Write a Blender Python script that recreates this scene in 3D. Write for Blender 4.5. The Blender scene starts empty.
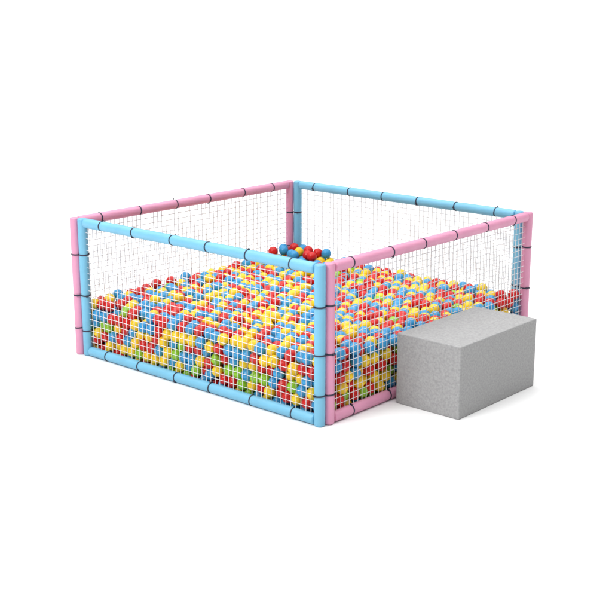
import bpy, math
import numpy as np
from mathutils import Vector, Quaternion
rng=np.random.default_rng(11)
sc=bpy.context.scene
COL=sc.collection
W=2.394; D=2.391; RT=0.0358; ZB=0.0358; ZT=1.021
BR=0.0425

def s2l(c):
    return tuple(((v/255)/12.92 if v/255<=0.04045 else (((v/255)+0.055)/1.055)**2.4) for v in c)
def mat(name,rgb,rough=0.5,gain=1.0,bump=0.0,bscale=40,var=0.06,vscale=6,spec=0.5):
    m=bpy.data.materials.new(name); m.use_nodes=True
    nt=m.node_tree; b=nt.nodes['Principled BSDF']
    c=[min(1,v*gain) for v in s2l(rgb)]
    tc=nt.nodes.new('ShaderNodeTexCoord')
    n=nt.nodes.new('ShaderNodeTexNoise'); n.inputs['Scale'].default_value=vscale; n.inputs['Detail'].default_value=4
    nt.links.new(tc.outputs['Object'],n.inputs['Vector'])
    r=nt.nodes.new('ShaderNodeValToRGB')
    r.color_ramp.elements[0].position=0.3; r.color_ramp.elements[1].position=0.7
    r.color_ramp.elements[0].color=(*[v*(1-var) for v in c],1); r.color_ramp.elements[1].color=(*[min(1,v*(1+var)) for v in c],1)
    nt.links.new(n.outputs['Fac'],r.inputs['Fac']); nt.links.new(r.outputs['Color'],b.inputs['Base Color'])
    b.inputs['Roughness'].default_value=rough
    b.inputs['Specular IOR Level'].default_value=spec
    if bump>0:
        n2=nt.nodes.new('ShaderNodeTexNoise'); n2.inputs['Scale'].default_value=bscale; n2.inputs['Detail'].default_value=5
        nt.links.new(tc.outputs['Object'],n2.inputs['Vector'])
        bp=nt.nodes.new('ShaderNodeBump'); bp.inputs['Strength'].default_value=bump; bp.inputs['Distance'].default_value=0.01
        nt.links.new(n2.outputs['Fac'],bp.inputs['Height']); nt.links.new(bp.outputs['Normal'],b.inputs['Normal'])
    return m
M_blue=mat('blue_foam_vinyl',(130,204,238),0.45,0.74,bump=0.15,bscale=30)
M_pink=mat('pink_foam_vinyl',(241,165,198),0.45,0.77,bump=0.15,bscale=30)
M_tie=mat('dark_tie_plastic',(42,44,66),0.5,0.9)
M_net=mat('white_net_cord',(218,218,220),0.85,1.0,spec=0.1)
M_block=mat('grey_vinyl',(174,174,174),0.75,0.80,bump=0.08,bscale=120,var=0.13,vscale=75,spec=0.15)
M_ground=mat('white_floor',(231,231,231),0.9,1.0,var=0.0,spec=0.0)
ballcols=[('red',(222,36,34)),('yellow',(255,214,46)),('blue',(62,164,222)),('green',(150,208,50))]
M_balls=[mat(n+'_ball_plastic',c,0.28,0.86 if n=='yellow' else 0.8,var=0.03,vscale=20,spec=0.35) for n,c in ballcols]

def mesh(name,v,f,mats,smooth=True):
    me=bpy.data.meshes.new(name); me.from_pydata([tuple(p) for p in v],[],f); 
    for m in mats: me.materials.append(m)
    if smooth: me.polygons.foreach_set('use_smooth',[True]*len(me.polygons))
    me.update(); return me
def obj(name,me,loc=(0,0,0),parent=None):
    o=bpy.data.objects.new(name,me); COL.objects.link(o); o.location=loc
    if parent: o.parent=parent
    return o

# ---------- ground ----------
me=mesh('ground',[(-600,-600,0),(600,-600,0),(600,600,0),(-600,600,0)],[(0,1,2,3)],[M_ground],False)
g=obj('ground',me); g['kind']='structure'

# ---------- enclosure ----------
root=bpy.data.objects.new('ball_pit_enclosure',None); COL.objects.link(root)
root.location=(W/2,D/2,0); root.empty_display_size=0.3
root['label']="square netted ball pit frame with padded blue and pink tubes"
root['category']="ball pit"
RL=Vector(root.location)

def tube_mesh(name,L,axis,r,ties,m):
    seg=24
    ts=set(np.linspace(0.012,L-0.012,int(L/0.05)+2).round(4).tolist())
    for t in ties:
        for dt in (-0.03,-0.018,-0.009,0,0.009,0.018,0.03): ts.add(round(t+dt,4))
    ts=sorted(x for x in ts if 0.012<=x<=L-0.012)
    rings=[(0,r*0.55),(0.002,r*0.8),(0.006,r*0.94)]
    for t in ts:
        k=1+0.008*math.sin(t*23+L*5)
        for q in ties: k-=0.075*math.exp(-((t-q)/0.011)**2)
        rings.append((t,r*k))
    rings+=[(L-0.006,r*0.94),(L-0.002,r*0.8),(L,r*0.55)]
    a=Vector(axis).normalized(); u=a.orthogonal().normalized(); w=a.cross(u)
    v=[];f=[]
    for t,rr in rings:
        for i in range(seg):
            th=2*math.pi*i/seg
            v.append(a*t+u*(rr*math.cos(th))+w*(rr*math.sin(th)))
    n=len(rings)
    for j in range(n-1):
        for i in range(seg):
            i2=(i+1)%seg
            f.append((j*seg+i,j*seg+i2,(j+1)*seg+i2,(j+1)*seg+i))
    f.append(tuple(range(seg))[::-1]); f.append(tuple((n-1)*seg+i for i in range(seg)))
    return mesh(name,v,f,[m])
def tie_mesh():
    v=[];f=[];seg=28;prof=[(-0.0045,0.0),(-0.0045,0.0028),(-0.003,0.0036),(0.003,0.0036),(0.0045,0.0028),(0.0045,0.0)]
    r0=RT*0.95; P=len(prof)
    for i in range(seg):
        th=2*math.pi*i/seg
        for z,dr in prof: v.append(((r0+dr)*math.cos(th),(r0+dr)*math.sin(th),z))
    for i in range(seg):
        i2=(i+1)%seg
        for j in range(P):
            j2=(j+1)%P
            f.append((i*P+j,i2*P+j,i2*P+j2,i*P+j2))
    def box(x0,x1,y0,y1,z0,z1):
        b=len(v)
        for x in(x0,x1):
            for y in(y0,y1):
                for z in(z0,z1): v.append((x,y,z))
        for q in((0,1,3,2),(4,6,7,5),(0,4,5,1),(2,3,7,6),(0,2,6,4),(1,5,7,3)): f.append(tuple(b+k for k in q))
    box(r0+0.001,r0+0.009,-0.006,0.006,-0.0062,0.0062)
    box(r0+0.004,r0+0.006,0.006,0.026,-0.003,0.003)
    return mesh('cable_tie',v,f,[M_tie],False)
TIE=tie_mesh()
def tube(name,p0,p1,m,ties):
    p0=Vector(p0);p1=Vector(p1);L=(p1-p0).length;a=(p1-p0).normalized()
    ties=[min(max(t,0.03),L-0.03) for t in ties]
    o=obj(name,tube_mesh(name,L,a,RT,ties,m),p0-RL,root)
    q0=Vector((0,0,1)).rotation_difference(a)
    for t in ties:
        k=bpy.data.objects.new('cable_tie',TIE); COL.objects.link(k); k.parent=o
        k.location=a*t; k.rotation_mode='QUATERNION'
        spin=Quaternion((0,0,1),rng.uniform(0,6.28)); tilt=Quaternion((math.cos(t*9),math.sin(t*9),0),rng.uniform(-0.14,0.14))
        k.rotation_quaternion=q0@tilt@spin
    return o
def T(n,L,ph=0):
    s=L/n
    return [s*(i+0.5)+ph+rng.uniform(-0.02,0.02) for i in range(n)]
HP=[0.20,0.47,0.78]
def hp(): return [h+rng.uniform(-0.01,0.01) for h in HP]
ztop=ZT+RT*0.9
XL=-0.020; XR=W-0.010
RO=RT*0.93
panels=[('y',0.0,0.050,W-0.028,M_blue,1,(0,-1,0)),('y',D,0.045,W-0.083,M_blue,2,(0,1,0)),
        ('x',XL,-0.016,D-0.035,M_pink,3,(-1,0,0)),('x',XR,0.070,D+0.006,M_pink,4,(1,0,0))]
posts=[]
def net(o0,dirv,L,nrm,seed):
    r=np.random.default_rng(seed)
    cell=0.0435; z0=ZB+RT*0.8; z1=ZT-RT*0.8
    nu=int(round(L/cell)); nv=int(round((z1-z0)/cell))
    U=np.linspace(0,L,nu+1); V=np.linspace(z0,z1,nv+1)
    gu,gv=np.meshgrid(U,V,indexing='ij')
    e=np.minimum(1,np.minimum((gv-z0),(z1-gv))/0.15)*np.minimum(1,np.minimum(gu,L-gu)/0.15)
    du=0.004*np.sin(gu*3.1+seed)*np.sin(gv*5+seed)+r.normal(0,0.0006,gu.shape)
    dv=-0.005*np.abs(np.sin(gu/(L/6)*math.pi))*(gv>z1-0.4)*(gv-z1+0.4)/0.4+0.003*np.sin(gu*4.3+gv*3+seed)+r.normal(0,0.0006,gu.shape)
    dn=0.004*np.sin(gu*2.3+seed)*np.sin(gv*4)
    gu=gu+du*e; gv=gv+dv*e*1; dn=dn*e
    d=np.array(dirv,float); nn=np.array(nrm,float)
    P=np.array(o0)[None,None,:]+gu[...,None]*d+gv[...,None]*np.array([0,0,1.])+dn[...,None]*nn
    v=[];f=[]
    def strand(pts,side,w2,t):
        b=len(v);n=len(pts)
        for p in pts:
            for a,c in((1,0),(.5,.87),(-.5,.87),(-1,0),(-.5,-.87),(.5,-.87)): v.append(p+side*a*t+w2*c*t)
        for j in range(n-1):
            for i in range(6):
                i2=(i+1)%6
                f.append((b+j*6+i,b+j*6+i2,b+(j+1)*6+i2,b+(j+1)*6+i))
    z=np.array([0,0,1.])
    for i in range(nu+1): strand(P[i],d,nn,0.0024)
    for j in range(nv+1): strand(P[:,j],z,nn*1.1,0.0022)
    k=0.0034
    for i in range(nu+1):
        for j in range(nv+1):
            b=len(v);p=P[i,j]
            for q in (d*k,-d*k,z*k,-z*k,nn*k,-nn*k): v.append(p+q)
            for q in((0,2,4),(2,1,4),(1,3,4),(3,0,4),(2,0,5),(1,2,5),(3,1,5),(0,3,5)): f.append(tuple(b+x for x in q))
    v=[Vector(p)-RL for p in v]
    obj('net',mesh('net',v,f,[M_net]),(0,0,0),root)
for ax,c,a0,a1,m,sd,nr in panels:
    pt=(lambda t,z:(t,c,z)) if ax=='y' else (lambda t,z:(c,t,z))
    for a in (a0,a1):
        tube('padded_post',pt(a,0),pt(a,ztop),m,hp()); posts.append(pt(a,0)[:2])
    for z in (ZB,ZT): tube('padded_rail',pt(a0+RO,z),pt(a1-RO,z),m,T(6,a1-a0-2*RO))
    net(pt(a0+RT*.8,0),(1,0,0) if ax=='y' else (0,1,0),a1-a0-RT*1.6,nr,sd)

# ---------- foam step block ----------
import bmesh
def block():
    x0=W+0.07; bx,by,h=0.505,0.925,0.488; y0=0.668
    bm=bmesh.new(); bmesh.ops.create_cube(bm,size=1)
    for v in bm.verts: v.co=Vector((v.co.x*bx,v.co.y*by,(v.co.z+0.5)*h))
    bmesh.ops.bevel(bm,geom=list(bm.edges),offset=0.007,segments=3,profile=0.5,affect='EDGES')
    me=bpy.data.meshes.new('foam_step_block'); bm.to_mesh(me); bm.free()
    me.materials.append(M_block)
    o=obj('foam_step_block',me,(x0+bx/2,y0+by/2,0))
    o['label']="plain grey rectangular foam step standing against the pink side"
    o['category']="foam block"
    return (x0,x0+bx,y0,y0+by,h)
BB=block()

# ---------- balls ----------
xa,xb=XL+BR+0.005,XR-BR-0.005; ya,yb=BR+0.005,D-BR-0.005
dia=2*BR
def mound(x,y): return np.exp(-(x/0.62)**2-((D-y)/0.42)**2)
pts=[]
nx=27; sx_=(xb-xa-dia*0.5)/(nx-1.0); ny=32; sy_=(yb-ya-0.045)/(ny-1.0)
for l in range(8):
    z=BR+l*0.0735
    for j in range(ny):
        for i in range(nx):
            x=xa+i*sx_+(0.5*sx_ if (j+l)%2 else 0)
            y=ya+j*sy_+(0.045 if l%2 else 0)
            bump=0.10*mound(x,y)
            if l==5 and rng.uniform()<0.05: continue
            if l>5 and z>0.415+bump*1.15+rng.uniform(-0.025,0.025): continue
            zz=z
            if l>=4: zz=z+0.25*bump
            pts.append((x,y,zz))
P=np.array(pts);N=len(P)
P+=rng.normal(0,1,P.shape)*np.array([0.021,0.021,0.012])
posts=np.array(posts)
def walls(P):
    P[:,0]=np.clip(P[:,0],xa,xb);P[:,1]=np.clip(P[:,1],ya,yb);P[:,2]=np.maximum(P[:,2],BR)
    R=BR+RT
    for c in posts:
        dx=P[:,:2]-c; dd=np.linalg.norm(dx,axis=1); m=dd<R
        P[m,:2]=c+dx[m]/dd[m][:,None]*R
    for ax,c in((1,0),(1,D),(0,XL),(0,XR)):
        dx=np.stack([P[:,ax]-c,P[:,2]-ZB],1);dd=np.linalg.norm(dx,axis=1);m=dd<R
        q=np.array([c,ZB])+dx[m]/dd[m][:,None]*R
        P[m,ax]=q[:,0];P[m,2]=q[:,1]
def pairs(P,rad):
    I=[];J=[]
    for s in range(0,len(P),500):
        A=P[s:s+500]
        d2=((A[:,None,:]-P[None,:,:])**2).sum(2)
        i,j=np.nonzero(d2<rad*rad)
        i=i+s; k=i<j
        I.append(i[k]);J.append(j[k])
    return np.concatenate(I),np.concatenate(J)
def relax(P,NIT,grav):
    N=len(P)
    for it in range(NIT):
        if it%10==0: I,J=pairs(P,dia*1.5)
        P[:,2]-=grav if it<NIT*0.8 else grav*0.25
        for sub in range(2):
            dv=P[I]-P[J]; L=np.linalg.norm(dv,axis=1)+1e-9
            m=L<dia
            c=(dv[m]/L[m][:,None])*((dia-L[m])*0.5*0.55)[:,None]
            for a in range(3):
                P[:,a]+=np.bincount(I[m],c[:,a],N)-np.bincount(J[m],c[:,a],N)
            walls(P)
relax(P,60,0.0011)
mo=mound(P[:,0],P[:,1])
zl=np.median(P[(P[:,2]>0.36)&(mo<0.05)][:,2])
P=P[P[:,2]<zl+0.038+0.13*mo]
relax(P,30,0.0006)
mo=mound(P[:,0],P[:,1])
P=P[P[:,2]<zl+0.045+0.12*mo]
cell=0.12
gx=((P[:,0]-xa)/cell).astype(int);gy=((P[:,1]-ya)/cell).astype(int)
key=gx*100+gy
top={}
for k,z in zip(key,P[:,2]): top[k]=max(top.get(k,0),z)
tz=np.array([top[k] for k in key])
edge=np.minimum.reduce([P[:,0]-xa,xb-P[:,0],P[:,1]-ya,yb-P[:,1]])
keep=(P[:,2]>tz-0.19)|(edge<0.17)
P=P[keep];tz=tz[keep];n=len(P)
I,J=pairs(P,dia*1.2)
nb=[[] for _ in range(n)]
for a,b in zip(I,J): nb[a].append(b);nb[b].append(a)
ci=np.full(n,-1)
mo=mound(P[:,0],P[:,1])
for a in rng.permutation(n):
    if P[a,2]<0.29: wgt=np.array([.25,.36,.24,.17])
    elif mo[a]>0.4 and P[a,2]>0.43: wgt=np.array([.6,.16,.24,0])
    else: wgt=np.array([.32,.34,.33,.008])
    for b in nb[a]:
        if ci[b]>=0: wgt[ci[b]]*=0.7
    ci[a]=rng.choice(4,p=wgt/wgt.sum())
def ball_template():
    seg=22
    lats=[-75,-60,-45,-31,-18,-7,-2.5,0,2.5,7,18,31,45,60,75]
    v=[(0,0,-BR)]
    for la in lats:
        r=BR*(1.012 if la==0 else 1.0)
        for i in range(seg):
            th=2*math.pi*i/seg;c=math.cos(math.radians(la))
            v.append((r*c*math.cos(th),r*c*math.sin(th),r*math.sin(math.radians(la))))
    v.append((0,0,BR*0.985))
    f=[]
    for i in range(seg): f.append((0,1+(i+1)%seg,1+i))
    for j in range(len(lats)-1):
        for i in range(seg):
            i2=(i+1)%seg;a=1+j*seg
            f.append((a+i,a+i2,a+seg+i2,a+seg+i))
    a=1+(len(lats)-1)*seg;t=len(v)-1
    for i in range(seg): f.append((a+i,a+(i+1)%seg,t))
    return np.array(v),f
BV,BF=ball_template()
yaw,pitch=2.2935,0.2575
CAM=np.array([6.973,-5.3544,2.6463])
dist=np.linalg.norm(P-CAM,axis=1)
cand=np.where((P[:,2]>tz-0.06)|(P[:,1]<ya+0.03)|(P[:,0]>xb-0.03))[0]
cand=cand[np.argsort(dist[cand])]
chosen=[]
def seen(o,i):
    d=CAM-o;L=np.linalg.norm(d);d=d/L
    q=P-o;t=q@d
    pd=np.linalg.norm(q-t[:,None]*d,axis=1)
    h=(t>0)&(pd<BR); h[i]=False
    if h.any(): return False
    R=o+np.linspace(0,1.5,60)[:,None]*d
    return not ((R[:,0]>BB[0])&(R[:,0]<BB[1])&(R[:,1]>BB[2])&(R[:,1]<BB[3])&(R[:,2]<BB[4])).any()
for i in cand:
    d=(CAM-P[i]);d/=np.linalg.norm(d)
    s=np.cross(d,[0,0,1]);s/=np.linalg.norm(s);u=np.cross(s,d)
    k=sum(seen(P[i]+d*BR*0.6+BR*0.6*(a*s+b*u),i) for a,b in((0,0),(0,1),(.8,.4),(-.8,.4),(0,-1)))
    if k>=2: chosen.append(i)
    if len(chosen)==298: break
sel=set(int(i) for i in chosen)
bmeshes=[]
for k,(nm,c) in enumerate(ballcols):
    bmeshes.append(mesh('plastic_ball_'+nm,BV,BF,[M_balls[k]]))
def rq():
    q=rng.normal(0,1,4); return Quaternion(q/np.linalg.norm(q))
for i in chosen:
    o=bpy.data.objects.new('plastic_ball',bmeshes[ci[i]]); COL.objects.link(o)
    o.location=P[i]; o.rotation_mode='QUATERNION'; o.rotation_quaternion=rq()
    o['label']="glossy %s plastic ball lying in the netted ball pit"%ballcols[ci[i]][0]
    o['category']="ball"; o['group']="balls filling the pit"
rest=[i for i in range(n) if i not in sel]
nv=len(BV)
allv=np.empty((len(rest)*nv,3))
fl=[len(f) for f in BF]
flat=np.concatenate([np.array(f) for f in BF])
loops=np.empty(len(rest)*len(flat),dtype=np.int32);mi=np.empty(len(rest)*len(BF),dtype=np.int32)
for k,i in enumerate(rest):
    R=np.array(rq().to_matrix())
    allv[k*nv:(k+1)*nv]=BV@R.T+P[i]
    loops[k*len(flat):(k+1)*len(flat)]=flat+k*nv
    mi[k*len(BF):(k+1)*len(BF)]=ci[i]
me=bpy.data.meshes.new('ball_filling')
me.vertices.add(len(allv));me.vertices.foreach_set('co',allv.ravel())
me.loops.add(len(loops));me.loops.foreach_set('vertex_index',loops)
tot=np.tile(np.array(fl),len(rest));st=np.concatenate([[0],np.cumsum(tot)[:-1]])
me.polygons.add(len(tot));me.polygons.foreach_set('loop_start',st.astype(np.int32))
me.polygons.foreach_set('material_index',mi)
for m in M_balls: me.materials.append(m)
me.update(calc_edges=True);me.validate()
me.polygons.foreach_set('use_smooth',[True]*len(me.polygons))
o=obj('plastic_balls',me);o['kind']='stuff'
o['label']="mass of red yellow and blue plastic balls filling the pit"
print('n balls',n,'chosen',len(chosen))

# ---------- light: white studio, bright overhead, darker towards the +x side ----------
w=bpy.data.worlds.new('World');sc.world=w;w.use_nodes=True
nt=w.node_tree;bg=nt.nodes['Background']
tc=nt.nodes.new('ShaderNodeTexCoord');sx=nt.nodes.new('ShaderNodeSeparateXYZ');cr=nt.nodes.new('ShaderNodeValToRGB')
nt.links.new(tc.outputs['Generated'],sx.inputs[0]);nt.links.new(sx.outputs['Z'],cr.inputs['Fac'])
e=cr.color_ramp.elements
e[0].position=0.0;e[0].color=(.36,.36,.36,1)
e[1].position=1.0;e[1].color=(1,1,1,1)
for p,c in((0.04,.36),(0.1,.07),(0.5,.09),(0.78,1)):
    q=e.new(p);q.color=(c,c,c,1)
mr=nt.nodes.new('ShaderNodeMapRange');mr.inputs['From Min'].default_value=0.05;mr.inputs['From Max'].default_value=0.7
mr.inputs['To Min'].default_value=3.0;mr.inputs['To Max'].default_value=1.5
nt.links.new(sx.outputs['X'],mr.inputs['Value']);nt.links.new(mr.outputs['Result'],bg.inputs['Strength'])
nt.links.new(cr.outputs['Color'],bg.inputs['Color'])
def area(name,loc,tgt,size,power):
    l=bpy.data.lights.new(name,'AREA');l.energy=power;l.size=size;l.shape='SQUARE'
    o=bpy.data.objects.new(name,l);COL.objects.link(o);o.location=loc
    o.rotation_mode='QUATERNION';o.rotation_quaternion=(Vector(tgt)-Vector(loc)).to_track_quat('-Z','Y')
area('softbox',(1.0,-6,6.0),(1.8,1.2,0.3),2.5,280)

# ---------- camera ----------
cd=bpy.data.cameras.new('Camera');cam=bpy.data.objects.new('Camera',cd);COL.objects.link(cam)
cam.location=CAM;cd.sensor_width=36;cd.lens=36*1.9320;cd.clip_end=3000
fw=Vector((math.cos(pitch)*math.cos(yaw),math.cos(pitch)*math.sin(yaw),-math.sin(pitch)))
cam.rotation_mode='QUATERNION';cam.rotation_quaternion=fw.to_track_quat('-Z','Y')
sc.camera=cam
sc.view_settings.view_transform='Standard';sc.view_settings.look='None';sc.view_settings.exposure=0
